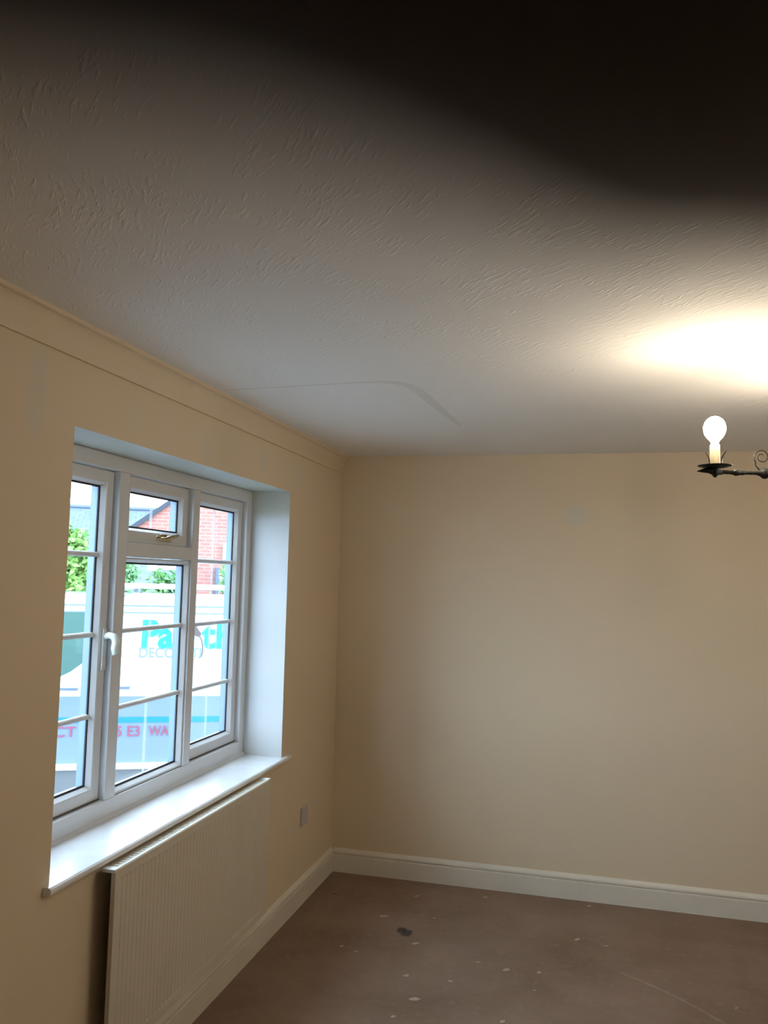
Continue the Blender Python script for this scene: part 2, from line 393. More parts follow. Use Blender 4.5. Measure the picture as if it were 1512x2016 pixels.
def ring(bm, y0, y1, z0, z1, prof):
    """mitred frame: prof = closed list of (inset, x)"""
    R = []
    for (i, x) in prof:
        R.append([bm.verts.new((x, y0+i, z0+i)), bm.verts.new((x, y1-i, z0+i)), bm.verts.new((x, y1-i, z1-i)), bm.verts.new((x, y0+i, z1-i))])
    n = len(prof)
    for k in range(n):
        for s in range(4): bm.faces.new((R[k][s], R[k][(s+1) % 4], R[(k+1) % n][(s+1) % 4], R[(k+1) % n][s]))
    return bm
def bar_h(y0, y1, z, x, w=.019, t=.010):
    return prism(BM(), [(x, z-w/2), (x+t*.6, z-w/2+.001), (x+t, z-w/5), (x+t, z+w/5), (x+t*.6, z+w/2-.001), (x, z+w/2)], 1, y0, y1)
def bar_v(z0, z1, y, x, w=.019, t=.008):
    return prism(BM(), [(x, y-w/2), (x+t*.6, y-w/2+.001), (x+t, y-w/5), (x+t, y+w/5), (x+t*.6, y+w/2-.001), (x, y+w/2)], 2, z0, z1)
def sash(y0, y1, z0, z1, face, bars_z, label, stile=.056, ymid=None, zs=None):
    g = .0025
    gx = face-.026          # glass plane
    pr = [(g, face-.045), (g, face-.002), (g+.002, face), (stile-.014, face), (stile-.010, face-.002), (stile, face-.016), (stile, gx+.0035), (stile-.012, gx+.0035), (stile-.012, face-.045)]
    s = wobj('sash', ring(BM(), y0, y1, z0, z1, pr), M_upvc, label=label)
    q = ring(BM(), y0, y1, z0, z1, [(stile-.004, gx+.001), (stile-.004, gx+.006), (stile+.007, gx+.0055), (stile+.007, gx+.001)])
    wobj('gasket', q, M_gask, s, label='black rubber gasket')
    wobj('glass_pane', box(BM(), gx-.002, gx+.001, y0+stile-.006, y1-stile+.006, z0+stile-.006, z1-stile+.006), M_glass, s)
    # outer glazing edge seen through the glass
    wobj('outer_bead', ring(BM(), y0, y1, z0, z1, [(stile-.010, gx-.003), (stile-.010, gx-.030), (stile-.002, gx-.030), (stile-.002, gx-.003)]), M_bead, s)
    for bz in bars_z: wobj('glazing_bar', bar_h(y0+stile, y1-stile, bz, gx+.002), M_upvc, s)
    yc = ymid or (y0+y1)/2; wobj('smeared_bar', box(BM(), gx-.006, gx-.004, yc-.008, yc+.008, z0+stile, z1-stile), M_strip, s, label='pale vertical glazing bar made see-through to imitate motion blur')
    return s
FACE = RX-.024
BZ = (1.702, 1.424, 1.144)
s_l = sash(Y_[0], Y_[1], SZ0, SZ1, FACE, BZ, 'left side-hung sash')
s_r = sash(Y_[4], Y_[5], SZ0, SZ1, FACE, BZ, 'right side-hung sash')
s_f = sash(Y_[2], Y_[3], TZ1, SZ1, FACE, (), 'small top-hung sash with brass stay')
# fixed centre light
s_c = sash(Y_[2], Y_[3], SZ0, TZ0, RX-.006, (1.430, 1.155), 'large fixed centre light', stile=.020)
# dark strips painting in the shade of the gaps under the side sashes
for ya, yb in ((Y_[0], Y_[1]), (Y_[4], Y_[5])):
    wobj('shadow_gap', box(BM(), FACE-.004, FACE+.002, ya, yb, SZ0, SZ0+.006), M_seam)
# white casement handle
b = BM()
hy, hz = 2.572, 1.40
box(b, FACE-.001, FACE+.008, hy-.012, hy+.012, hz-.10, hz+.045, .003)
hs = wobj('handle_plate', b, M_upvc, s_l, label='white plastic handle backplate')
b = BM()
tube(b, [(FACE+.006, hy, hz+.015), (FACE+.022, hy, hz+.022), (FACE+.040, hy+.002, hz+.018), (FACE+.048, hy+.004, hz+.0), (FACE+.043, hy+.005, hz-.022), (FACE+.048, hy+.008, hz-.044)], [.010, .012, .013, .0135, .012, .013], 12)
wobj('window_handle', b, M_whitepl, s_l, True, 'white plastic casement handle')
# brass fastener of the top sash
b = BM()
fy, fz = 2.905, 1.782
box(b, FACE-.001, FACE+.006, fy+.02, fy+.10, fz-.014, fz+.014, .002)
tube(b, [(FACE+.004, fy+.06, fz), (FACE+.028, fy+.062, fz+.002)], [.010, .008], 12)
tube(b, [(FACE+.028, fy+.115, fz+.014), (FACE+.031, fy+.06, fz+.004), (FACE+.030, fy+.02, fz-.004), (FACE+.026, fy-.02, fz-.008), (FACE+.030, fy-.045, fz-.004), (FACE+.036, fy-.060, fz+.001)], [.005, .009, .007, .006, .0075, .004], 10)
wobj('brass_handle', b, M_brass, s_f, True, 'brass lever handle')
# window board
b = BM()
nose = [(RX-.02, .763), (XL+.020, .763), (XL+.026, .767), (XL+.0275, .774), (XL+.026, .781), (XL+.020, .785), (RX-.02, .785)]
box(b, RX-.02, XL, OY0+.0005, OY1-.0005, .763, .785)
prism(b, [(XL, .763)]+nose[1:6]+[(XL, .785)], 1, OY0-.028, OY1+.072)
wobj('window_sill', b, M_sill, label='glossy white window board with rounded nosing')
b = BM(); prism(b, [(RX-.001, .7848), (RX+.010, .7848), (RX+.010, .790), (RX-.001, .800)], 1, OY0+.001, OY1-.001); wobj('sealant_bead', b, M_upvc)
b = BM(); prism(b, [(XO-.05, .745), (FX0+.005, .765), (FX0+.005, .786), (XO-.05, .760)], 1, OY0+.001, OY1-.001); wobj('outer_sill', b, M_upvc)

# ------------------------------------------------------------------ radiator
RY0, RY1, RZ0, RZ1 = 2.255, 3.460, .190, .757
RF = XL+.068
rad = thing('radiator', 'cream ribbed panel radiator fixed under the window', 'radiator', loc=(XL+.03, (RY0+RY1)/2, 0))
rl = Vector(rad.location)
def robj(name, bm, m, smooth=False, label=None, parent=rad):
    bmesh.ops.translate(bm, verts=bm.verts[:], vec=-rl); o = obj(name, bm, m, None, smooth); o.parent = parent
    if label: o['label'] = label
    return o
b = BM()
nf = 48; pitch = (RY1-RY0-.05)/nf; P = [(RF, RY0), (RF, RY0+.025)]
for k in range(nf):
    y = RY0+.025+k*pitch
    P += [(RF-.0005, y+pitch*.12), (RF-.0026, y+pitch*.28), (RF-.0026, y+pitch*.62), (RF-.0005, y+pitch*.8)]
P += [(RF, RY1-.025), (RF, RY1)]
rows = []
for z, f in ((RZ0, 0), (RZ0+.028, 0), (RZ0+.034, 1), (RZ1-.036, 1), (RZ1-.030, 0), (RZ1-.004, 0), (RZ1, -1)):
    rows.append([b.verts.new((((RF if f <= 0 else x) - (.004 if f < 0 else 0)), y, z)) for x, y in P])
for i in range(len(rows)-1):
    for k in range(len(P)-1): b.faces.new((rows[i][k], rows[i][k+1], rows[i+1][k+1], rows[i+1][k]))
# back skin
bk = [[b.verts.new((RF-.014, y, z)) for y in (RY0, RY1)] for z in (RZ0, RZ1)]
b.faces.new((bk[0][0], bk[0][1], bk[1][1], bk[1][0]))
b.faces.new((rows[0][0], bk[0][0], bk[1][0], *[r_[0] for r_ in rows[::-1]][:-1])) if False else None
for e0, e1, ys in ((0, 0, 0), (-1, 1, 1)):
    vs = [r_[e0] for r_ in rows]; b.faces.new(vs+[bk[1][e1], bk[0][e1]])
b.faces.new(rows[-1]+[bk[1][1], bk[1][0]]); b.faces.new(rows[0]+[bk[0][1], bk[0][0]])
robj('front_panel', b, M_rad)
b = BM(); box(b, RF-.044, RF-.0142, RY0+.002, RY1-.002, RZ1-.006, RZ1-.001); 
for k in range(60):
    y = RY0+.02+k*(RY1-RY0-.04)/59; box(b, RF-.038, RF-.016, y-.0035, y+.0035, RZ1-.0012, RZ1+.0006)
robj('top_grille', b, M_rad, label='slotted top grille')
for y in (RY0, RY1-.022): robj('end_cap', box(BM(), RF-.046, RF-.0005, y-.002, y+.024, RZ1-.009, RZ1+.002, .002), M_radw, label='white end cap')
b = BM()
for k in range(49):
    y = RY0+.04+k*(RY1-RY0-.08)/48; box(b, RF-.036, RF-.0145, y-.001, y+.001, RZ0+.03, RZ1-.03)
robj('convector_fins', b, M_raddark, label='dark convector fins behind the panel')['kind'] = 'stuff'
for y in (RY0+.14, RY1-.14): robj('wall_bracket', box(BM(), XL, RF-.014, y-.015, y+.015, RZ0+.05, RZ1-.03, .002), M_raddark)
for y in (RY0+.03,):
    b = BM(); tube(b, [(XL+.022, y, .001), (XL+.022, y, RZ0+.02), (RF-.02, y, RZ0+.05)], .0075, 12)
    robj('pipe', b, M_radw, True)

# ------------------------------------------------------------------ wall plate
soc = thing('wall_plate', 'small greyish square wall plate low on the window wall near the corner', 'socket', loc=(XL, 4.09, .428))
b = BM(); box(b, 0, .009, -.045, .045, -.045, .045, .003); o = obj('plate', b, M_plate, soc)
for s in (-.030, .030):
    b = BM(); lathe(b, [(.0035, 0), (.0035, .001), (.001, .0018)], 12); bmesh.ops.rotate(b, verts=b.verts[:], matrix=Matrix.Rotation(math.pi/2, 3, 'Y'))
    bmesh.ops.translate(b, verts=b.verts[:], vec=(.0088, s, 0)); obj('screw', b, M_hub, soc)

# ------------------------------------------------------------------ chandelier
BX, BY = .3289, 2.540
HUBR = .300
adir = Vector((RIGHT.x, RIGHT.y, 0)).normalized()
hub = Vector((BX, BY, 0)) + adir*HUBR
ZA = 1.9745                       # arm height
ch = thing('chandelier', 'black wrought iron chandelier arm with lit candle bulb', 'chandelier', loc=(hub.x, hub.y, ZA))
ch['label'] = 'black wrought iron ceiling chandelier with a lit bulb on a candle tube'
def chobj(name, build, m, ang, smooth=True, label=None, parent=None):
    b = BM(); build(b)
    bmesh.ops.rotate(b, verts=b.verts[:], matrix=Matrix.Rotation(ang, 3, 'Z'), cent=(0, 0, 0))
    o = obj(name, b, m, parent or ch, smooth)
    if label: o['label'] = label
    return o
def arm_(b):
    R = HUBR
    tube(b, [(R+.052, 0, .001), (R+.035, 0, .003), (R+.018, 0, .0045), (R+.004, 0, 0), (R-.02, 0, -.001)], [.0012, .006, .009, .010, .0075], 12)
    pts = []; rad = []
    for k in range(60):
        x = R-.02-(R-.04)*k/59; pts.append((x, 0, .0)); 
        kn = math.exp(-((x-(R-.062))/.010)**2)*.0045 + math.exp(-((x-(R-.080))/.006)**2)*.002+math.exp(-((x-(R-.145))/.014)**2)*.012
        rad.append(.0058+kn+.0006*math.sin(k*2.4))
    tube(b, pts, rad, 10)
    lathe(b, [(.003, -.016), (.008, -.010), (.013, .0), (.010, .008), (.018, .012)], 16, (R, 0, 0))
def dish_(b):
    lathe(b, [(.010, .010), (.030, .0125), (.0475, .0175), (.0480, .0190), (.044, .0180), (.028, .0160), (.008, .0150)], 32, (HUBR, 0, 0))
    # bumps of the beaten rim
def leaf_(b, a, h, w):
    c = Vector((HUBR, 0, 0)); prev = None
    for k in range(6):
        t = k/5; r = .0215+.004*math.sin(t*math.pi)*(-1)+.012*t*t; z = .0165+h*t; ww = w*(1-t*t*.75)
        ca, sa = math.cos(a), math.sin(a)
        row = []
        for s in (-1, 0, 1):
            rr = r+(.002 if s == 0 else 0)
            row += [b.verts.new(c+Vector((rr*ca-ww*s*sa, rr*sa+ww*s*ca, z)))]
        if prev:
            for i in range(2): b.faces.new((prev[i], prev[i+1], row[i+1], row[i]))
        prev = row
def scroll_(b):
    pts = []; x0 = HUBR-.155
    # starts on the arm, rises to the left of its root and curls in
    cx, cz, r0 = HUBR-.137, .050, .024
    for k in range(44):
        t = k/43; a = math.radians(200) - t*math.radians(500); r = r0*(1-.72*t)
        pts.append((cx-(-1)*r*math.cos(a), 0, cz+r*math.sin(a)))
    pts = [(HUBR-.140, 0, .004), (HUBR-.128, 0, .012), (HUBR-.117, 0, .026)] + [(2*cx-p[0] if False else cx-(p[0]-cx)*-1, 0, p[2]) for p in pts]
    return pts
def scroll_build(b):
    cx, cz = HUBR-.137, .047
    pts = [(HUBR-.146, 0, .005), (HUBR-.128, 0, .010), (HUBR-.1185, 0, .022)]
    for k in range(46):
        t = k/45; a = math.radians(-35)+t*math.radians(520); r = .0235*(1-.70*t)
        pts.append((cx+r*math.cos(a), 0, cz+r*math.sin(a)))
    tube(b, pts, [.0022]*3+[.0022-.0009*k/45 for k in range(46)], 8)
A0 = math.atan2(-adir.y, -adir.x)
for i in range(3):
    a = A0 + i*2*math.pi/3
    arm = chobj('arm', arm_, M_iron, a)
    chobj('drip_dish', dish_, M_iron, a, parent=arm)
    chobj('candle_tube', lambda b: lathe(b, [(.0150, .015), (.0150, .020), (.0142, .022), (.0142, .078), (.0128, .080), (.010, .080)], 24, (HUBR, 0, 0)), M_candle, a, label='ivory candle tube', parent=arm)
    chobj('leaf', lambda b: leaf_(b, 2.35, .042, .007), M_iron, a, parent=arm)
    chobj('leaf', lambda b: leaf_(b, 0.35, .038, .002), M_iron, a, parent=arm)
    chobj('scroll', scroll_build, M_iron, a, parent=arm)
    def bulb_(b):
        pr = [(.0095, .078), (.0105, .086), (.0135, .092), (.021, .100), (.0275, .110), (.0310, .122), (.0310, .133), (.0275, .145), (.0215, .154), (.012, .161), (.003, .1635)]
        lathe(b, pr, 28, (HUBR, 0, 0))
    chobj('bulb', bulb_, M_bulb, a, label='glowing round bulb', parent=arm)
chobj('hub', lambda b: lathe(b, [(.004, -.07), (.014, -.06), (.018, -.045), (.010, -.03), (.030, -.015), (.034, 0), (.028, .016), (.012, .03), (.010, .07), (.018, .08), (.008, .10)], 24), M_iron, 0)
chobj('stem', lambda b: tube(b, [(0, 0, .08), (0, 0, H-ZA-.03)], .006, 12), M_iron, 0)
chobj('ceiling_rose', lambda b: lathe(b, [(.008, H-ZA-.045), (.030, H-ZA-.035), (.052, H-ZA-.012), (.055, H-ZA)], 28), M_iron, 0)

# ------------------------------------------------------------------ flakes on the carpet
random.seed(4)
FL = [(-.908, 4.348, 1), (-.563, 4.447, 1), (-1.005, 4.05, 2), (-.793, 3.799, 1.3), (-.37, 3.673, 1.6), (-.087, 4.071, 1.2), (-.765, 3.492, 1.4), (-.692, 3.31, 1.8),
      (-1.103, 3.673, .9), (-.235, 3.687, .8), (.042, 4.04, .8), (-.494, 3.702, .9), (-.58, 3.5, .9), (.532, 3.624, .8), (-.039, 4.499, .9), (-.766, 4.103, .7), (-.34, 3.248, 1), (-.74, 3.161, .9), (-.242, 3.527, .7), (-1.029, 3.638, .7)]
FLL = {2: 'wide pale paint flake behind and left of the dark stain on the carpet', 3: 'pale paint flake just in front of the dark stain on the carpet',
       4: 'pale rounded paint flake at the middle of the carpet in view', 5: 'small pale paint flake right of the middle of the carpet, towards the end wall',
       7: 'largest pale paint flake, low in the picture below the dark stain', 6: 'second pale flake below the dark stain, just beyond the largest one'}
for i, (x, y, s) in enumerate(FL):
    b = BM(); n = random.choice((5, 6, 7)); a0 = random.random()*6; vs = []
    L = .0125*s
    for z in (0, .0012):
        vs.append([b.verts.new((L*(1+.25*math.sin(3*k+a0))*math.cos(k*2*math.pi/n), L*.55*(1+.3*math.cos(5*k+a0))*math.sin(k*2*math.pi/n), z+(.001*math.sin(k+a0) if z else 0))) for k in range(n)])
    for k in range(n): b.faces.new((vs[0][k], vs[0][(k+1) % n], vs[1][(k+1) % n], vs[1][k]))
    b.faces.new(vs[0][::-1]); b.faces.new(vs[1])
    o = obj('paint_flake', b, M_flake, None, loc=(x, y, .0003)); o.rotation_euler = (0, 0, .6+random.uniform(-.5, .5))
    tag(o, FLL.get(i, 'tiny pale paint speck lying on the brown carpet'), 'flake', 'paint flakes scattered over the carpet')
b = BM(); prism(b, [(-.02, -.004), (.0, -.009), (.02, -.003), (.018, .005), (-.012, .008)], 2, 0, .0025)
o = obj('brown_chip', b, M_flaker, None, loc=(-1.317, 4.249, .0003)); o.rotation_euler = (0, 0, .4)
tag(o, 'small rusty brown chip on the carpet near the wall corner', 'chip')

# ------------------------------------------------------------------ outside
GZ = -.51
b = BM(); box(b, -50, XO-.02, -20, 60, GZ-.3, GZ); tag(obj('driveway', b, M_tarmac), 'dark tarmac driveway outside the window', None, kind='structure')

# van ---------------------------------------------------------------
VD = Vector((.897, .442, 0)).normalized()          # towards the rear of the van
VN = Vector((VD.y, -VD.x, 0))                      # out of the side that faces the window
VO = Vector((-3.87, 6.60, GZ))                     # foot of the side
van = thing('van', 'white signwritten van parked on the drive outside the window', 'van', loc=VO, rotz=math.atan2(VD.y, VD.x))
# local: x to the rear, -y towards the window, z up
VW = 1.85
def ztop(x):
    if x > -1.75: return 1.96
    if x > -2.75: return 1.96-.82*((-1.75-x)/1.0)**1.15
    return 1.14-.30*((-2.75-x)/.75)**1.6
def vsec(x):
    zt = ztop(x); pts = []
    base = [(.36, .07), (.40, .035), (.46, .025), (.75, .02), (1.00, .005), (1.06, .0), (1.12, -.012), (1.17, -.012), (1.22, .004), (1.30, .015), (1.50, .04), (1.70, .085), (1.80, .115), (1.86, .135), (1.875, .165), (1.92, .25), (1.95, .45), (1.96, .92)]
    k = 1 if zt > 1.94 else None
    tap = 0
    if x < -2.6: tap = .30*((-2.6-x)/.9)**2
    if x > 1.35: tap = .05*((x-1.35)/.3)**2
    for z, y in base:
        if zt < 1.95:
            zz = z if z < .75 else .75+(z-.75)*(zt-.75)/(1.96-.75)
        else: zz = z
        yy = min(y + tap*(1-y/.925), .925)
        pts.append((yy, zz))
    return pts
xs = [-3.5, -3.42, -3.2, -2.95, -2.75, -2.5, -2.25, -2.0, -1.75, -1.5, -1.0, -.5, 0, .5, 1.0, 1.35, 1.5, 1.6]
b = BM(); rings = []
for x in xs:
    sct = vsec(x); full = [(y, z) for y, z in sct] + [(VW-y, z) for y, z in sct[-2::-1]]
    rings.append([b.verts.new((x, y, z)) for y, z in full])
for i in range(len(rings)-1):
    for k in range(len(rings[0])-1): b.faces.new((rings[i][k], rings[i][k+1], rings[i+1][k+1], rings[i+1][k]))
    b.faces.new((rings[i][0], rings[i+1][0], rings[i+1][-1], rings[i][-1]))
b.faces.new(rings[0]); b.faces.new(rings[-1][::-1])
obj('body', b, M_van, van, smooth=True)
def side_y(z):
    s = vsec(0)
    for (y0, z0), (y1, z1) in [((s[i][0], s[i][1]), (s[i+1][0], s[i+1][1])) for i in range(len(s)-1)]:
        if z0 <= z <= z1: return y0+(y1-y0)*(z-z0)/(z1-z0)
    return .2
def decal(name, poly, m, off=.006, parent=van, label=None, sub=8):
    """plate that follows the side of the body: poly = list of (x,z)"""
    b = BM()
    zs = [p[1] for p in poly]; z0, z1 = min(zs), max(zs)
    A = [b.verts.new((x, 0, z)) for x, z in poly]; f = b.faces.new(A)
    for k in range(1, sub):
        z = z0+(z1-z0)*k/sub
        bmesh.ops.bisect_plane(b, geom=b.verts[:]+b.edges[:]+b.faces[:], plane_co=(0, 0, z), plane_no=(0, 0, 1))
    for v in b.verts: v.co.y = side_y(v.co.z)-off
    r = bmesh.ops.extrude_face_region(b, geom=b.faces[:])
    for v in [g for g in r['geom'] if isinstance(g, bmesh.types.BMVert)]: v.co.y += off*.9
    o = obj(name, b, m, parent)
    if label: o['label'] = label
    return o
# cab window
decal('side_window', [(-.47, 1.80), (-.47, 1.41), (-.53, 1.355), (-.62, 1.285), (-.74, 1.225), (-1.2, 1.20), (-1.62, 1.20), (-2.05, 1.20), (-1.62, 1.70), (-1.5, 1.80)], M_vanglass, label='dark cab side window')
# windscreen
b = BM(); V4 = [(-1.80, .18, 1.935), (-1.80, VW-.18, 1.935), (-2.72, VW-.14, 1.19), (-2.72, .14, 1.19)]
prism(b, [(-1.79, 1.955), (-2.70, 1.20), (-2.74, 1.16), (-1.76, 1.90)], 1, .20, VW-.20); obj('windscreen', b, M_vanglass, van)
for x in (-.36,): obj('door_seam', box(BM(), x-.004, x+.004, -.004, .03, .45, 1.05), M_vanlow, van)
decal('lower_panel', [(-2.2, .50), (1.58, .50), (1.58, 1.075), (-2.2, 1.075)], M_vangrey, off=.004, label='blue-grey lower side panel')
decal('blue_stripe', [(-1.9, .845), (1.58, .845), (1.58, .895), (-1.9, .895)], M_blue, off=.008, label='bright blue stripe along the van side')
# roof gutter seams
for z, y in ((1.862, .128), (1.80, .108)):
    obj('roof_gutter', prism(BM(), [(y+.012, z-.005), (y-.002, z-.005), (y-.002, z+.004), (y+.012, z+.006)], 0, -1.7, 1.55), M_grey, van)
obj('sill_moulding', prism(BM(), [(.08, .455), (-.03, .455), (-.035, .465), (-.035, .485), (.03, .50), (.08, .50)], 0, -2.1, .55), M_white, van)
obj('sill_skirt', prism(BM(), [(.14, .16), (.05, .17), (.015, .454), (.14, .454)], 0, -2.1, .55), M_vanlow, van)
def grip(x, z):
    b = BM(); yy = side_y(z)
    tube(b, [(x-.085, yy+.006, z), (x-.07, yy-.022, z+.002), (x-.03, yy-.032, z+.004), (x+.03, yy-.032, z+.004), (x+.07, yy-.022, z+.002), (x+.085, yy+.006, z)], [.012, .017, .019, .019, .017, .012], 10)
    obj('door_handle', b, M_van, van, True)
    obj('handle_shade', box(BM(), x-.075, x+.075, yy-.003, yy+.01, z-.040, z-.012, .003), M_grey, van)  # grey strip below the grip paints in the handle's shadow
grip(-.62, 1.165); grip(-.19, 1.175)
# pipe tube and bars on the roof
for x in (-.25, .75):
    b = BM(); box(b, x-.02, x+.02, .12, VW-.12, 1.985, 2.01, .004); box(b, x-.025, x+.025, .12, .16, 1.86, 1.99, .004); box(b, x-.025, x+.025, VW-.16, VW-.12, 1.86, 1.99, .004)
    obj('roof_bar', b, M_vanlow, van)
b = BM(); tube(b, [(-.32, .30, 2.035), (.80, .30, 2.035)], .024, 14); obj('roof_tube', b, M_white, van, True)['label'] = 'white pipe tube on the roof bars'
for x in (-2.62, .95):
    for y0, y1 in ((.0, .20), (VW-.20, VW)):
        b = BM(); 
        pr = [(.20, y0+.02), (.30, y0+.0), (.325, y0+.03), (.325, y1-.03), (.30, y1), (.20, y1-.02)]
        rs = []
        for k in range(28):
            a = k*2*math.pi/28; rs.append([b.verts.new((x+r*math.cos(a), y, .325+r*math.sin(a))) for r, y in pr])
        for k in range(28):
            for q in range(6): b.faces.new((rs[k][q], rs[k][(q+1) % 6], rs[(k+1) % 28][(q+1) % 6], rs[(k+1) % 28][q]))
        w = obj('wheel', b, M_tyre, van, True)
        b = BM(); tube(b, [(x, y0+.03, .325), (x, y1-.03, .325)], .20, 20); h_ = obj('wheel_hub', b, M_hub, None); h_.parent = w
    
def text(s, x, z, size, m, label, shear=0, sx=1.0, bold=0):
    cu = bpy.data.curves.new('t', 'FONT'); cu.body = s; cu.size = size; cu.extrude = .0015; cu.offset = bold; cu.shear = shear
    o = bpy.data.objects.new('t', cu); C.objects.link(o)
    dg = bpy.context.evaluated_depsgraph_get(); me = bpy.data.meshes.new_from_object(o.evaluated_get(dg))
    bpy.data.objects.remove(o)
    for v in me.vertices:
        X, Y, Z = v.co; zz = z+Y
        v.co = (x+X*sx, side_y(zz)-.0115-Z, zz)
    me.name = 'lettering'; me.materials.append(m)
    t = bpy.data.objects.new('lettering', me); C.objects.link(t); t.parent = van; t['label'] = label
    return t
text('Pai', -.05, 1.50, .335, M_cyan, 'large cyan letters Pai', sx=.90, bold=.010)
text('t', .49, 1.50, .335, M_cyan, 'large cyan letter t', sx=.95, bold=.010)
text('H', .60, 1.50, .335, M_cyan, 'large cyan letter H', sx=.90, bold=.010)
text('DECORATI', -.06, 1.41, .125, M_grey, 'grey outlined capitals under the cyan name', sx=.90, bold=.001)
text('ACT', -.83, .73, .125, M_red, 'red capitals ACT', sx=1.15, bold=.001)
text('35 E3', -.28, .73, .125, M_red, 'red characters 35 E3 under the blue stripe', sx=.95, bold=.001)
text('WAW', .06, .73, .125, M_red, 'red capitals under the blue stripe in the centre pane', sx=.80, bold=.001)
# dark brush figure with a curling tail
decal('painted_figure', [(.400, 1.665), (.410, 1.70), (.43, 1.705), (.44, 1.675), (.458, 1.65), (.475, 1.625), (.472, 1.60), (.445, 1.595), (.42, 1.605), (.395, 1.60), (.375, 1.62)], M_dkfig, off=.008, label='dark brown figure between the cyan letters')
b = BM()
pts = [(.455, 1.61), (.480, 1.57), (.495, 1.51), (.497, 1.46), (.485, 1.42), (.465, 1.41)]
tube(b, [(x, side_y(z)-.006, z) for x, z in pts], .006, 6); obj('figure_tail', b, M_dkfig, van, True)

# houses ------------------------------------------------------------
az = math.radians(14.6+14.7)
hf = Vector((-math.sin(az), math.cos(az), 0)); hr = Vector((math.cos(az), math.sin(az), 0))
def HP(dist, u=0): p = hf*dist+hr*u; return Vector((p.x, p.y, GZ))
def uvplane(bm, verts, uvs):
    f = bm.faces.new([bm.verts.new(v) for v in verts]); L = bm.loops.layers.uv.verify()
    for lp, uv in zip(f.loops, uvs): lp[L].uv = uv
    return f
def slab(name, poly, thick, m, parent, dirv=None, label=None):
    """vertical wall from (u,z) polygon, front at local y=0"""
    b = BM(); L = b.loops.layers.uv.verify()
    A = [b.verts.new((u, 0, z)) for u, z in poly]; f = b.faces.new(A)
    B_ = [b.verts.new((u, thick, z)) for u, z in poly]; b.faces.new(B_[::-1]); n = len(poly)
    for i in range(n): b.faces.new((A[i], A[(i+1) % n], B_[(i+1) % n], B_[i]))
    for fc in b.faces:
        for lp in fc.loops: c = lp.vert.co; lp[L].uv = (c.x+c.y, c.z)
    o = obj(name, b, m, parent)
    if label: o['label'] = label
    return o
def roof(name, u0, u1, y0, z0, y1, z1, th, m, parent, label=None):
    b = BM(); L = b.loops.layers.uv.verify()
    v = [(u0, y0, z0), (u1, y0, z0), (u1, y1, z1), (u0, y1, z1)]
    A = [b.verts.new(p) for p in v]; B_ = [b.verts.new((p[0], p[1], p[2]-th)) for p in v]
    b.faces.new(A); b.faces.new(B_[::-1])
    for i in range(4): b.faces.new((A[i], A[(i+1) % 4], B_[(i+1) % 4], B_[i]))
    k = math.hypot(1, (z1-z0)/(y1-y0)) if y1 != y0 else 1
    for fc in b.faces:
        for lp in fc.loops: c = lp.vert.co; lp[L].uv = (c.x, (c.y-y0)*k)
    o = obj(name, b, m, parent)
    if label: o['label'] = label
    return o
g = thing('brick_house', 'red brick house gable seen through the right half of the window', 'house', loc=HP(18), rotz=az)
ea, ap, aa = -1.45, 3.0, None
zr = lambda u: 2.98+(u+.81)*.77
slab('gable_wall', [(ea, 0), (7.4, 0), (7.4, zr(ea)), (ap, zr(ap)), (ea, zr(ea))], .3, M_brick, g)
def verge(u0, z0, u1, z1):
    b = BM(); d = Vector((u1-u0, z1-z0)).normalized(); n = Vector((-d.y, d.x))
    q = [(u0, z0), (u1, z1), (u1+n.x*.09, z1+n.y*.09), (u0+n.x*.09, z0+n.y*.09)]
    prism(b, q, 1, -.08, 9); return b
o = obj('roof', verge(ea-.2, zr(ea-.2), ap, zr(ap)), M_slate, g); o2 = obj('roof', verge(ap, zr(ap), 7.6, zr(ea-.2)), M_slate, g)
b = BM(); box(b, 1.02, 1.11, -.10, -.01, .4, 2.32, .01); obj('downpipe', b, M_pipe, g)['label'] = 'dark blue-grey downpipe'
b = BM(); box(b, 1.16, 1.36, -.14, -.0, 2.49, 2.83, .02); obj('meter_box', b, M_white, g)['label'] = 'pale box on the brick wall'

g = thing('slate_roof_house', 'grey house with a blue-grey slate roof behind the trees', 'house', loc=HP(26, 0), rotz=az)
slab('front_wall', [(-11, 0), (1.5, 0), (1.5, 2.5), (-11, 2.5)], .3, M_brick, g)
roof('roof', -11.3, 1.8, -.3, 2.45, 3.6, 4.35, .15, M_slate, g)
b = BM(); tube(b, [(-11.3, 3.6, 4.35), (1.8, 3.6, 4.35)], .10, 8); obj('ridge_tiles', b, M_pipe, g)
roof('rear_roof', -11.3, 1.8, 3.62, 4.35, 7.4, 2.45, .15, M_slate, g)
b = BM(); 
g2 = thing('garage', 'low garage with slate roof and white fascia behind the van', 'garage', loc=HP(14.5), rotz=az)
GD = -.15
slab('garage_wall', [(-3.0, 0), (.30, 0), (.30, 1.75), (-3.0, 1.75)], .2, M_brick, g2)
roof('roof', -3.2, .36, -.2, 1.67, 2.6, 2.47, .12, M_slate, g2)
b = BM(); box(b, -.06, .34, -.26, -.2, 2.22, 2.34, .01); box(b, -.06, .06, -.26, -.2, 2.28, 2.46, .01); box(b, -.30, -.06, -.25, -.2, 2.2, 2.38, .01); obj('fascia', b, M_white, g2)['label'] = 'white fascia board'

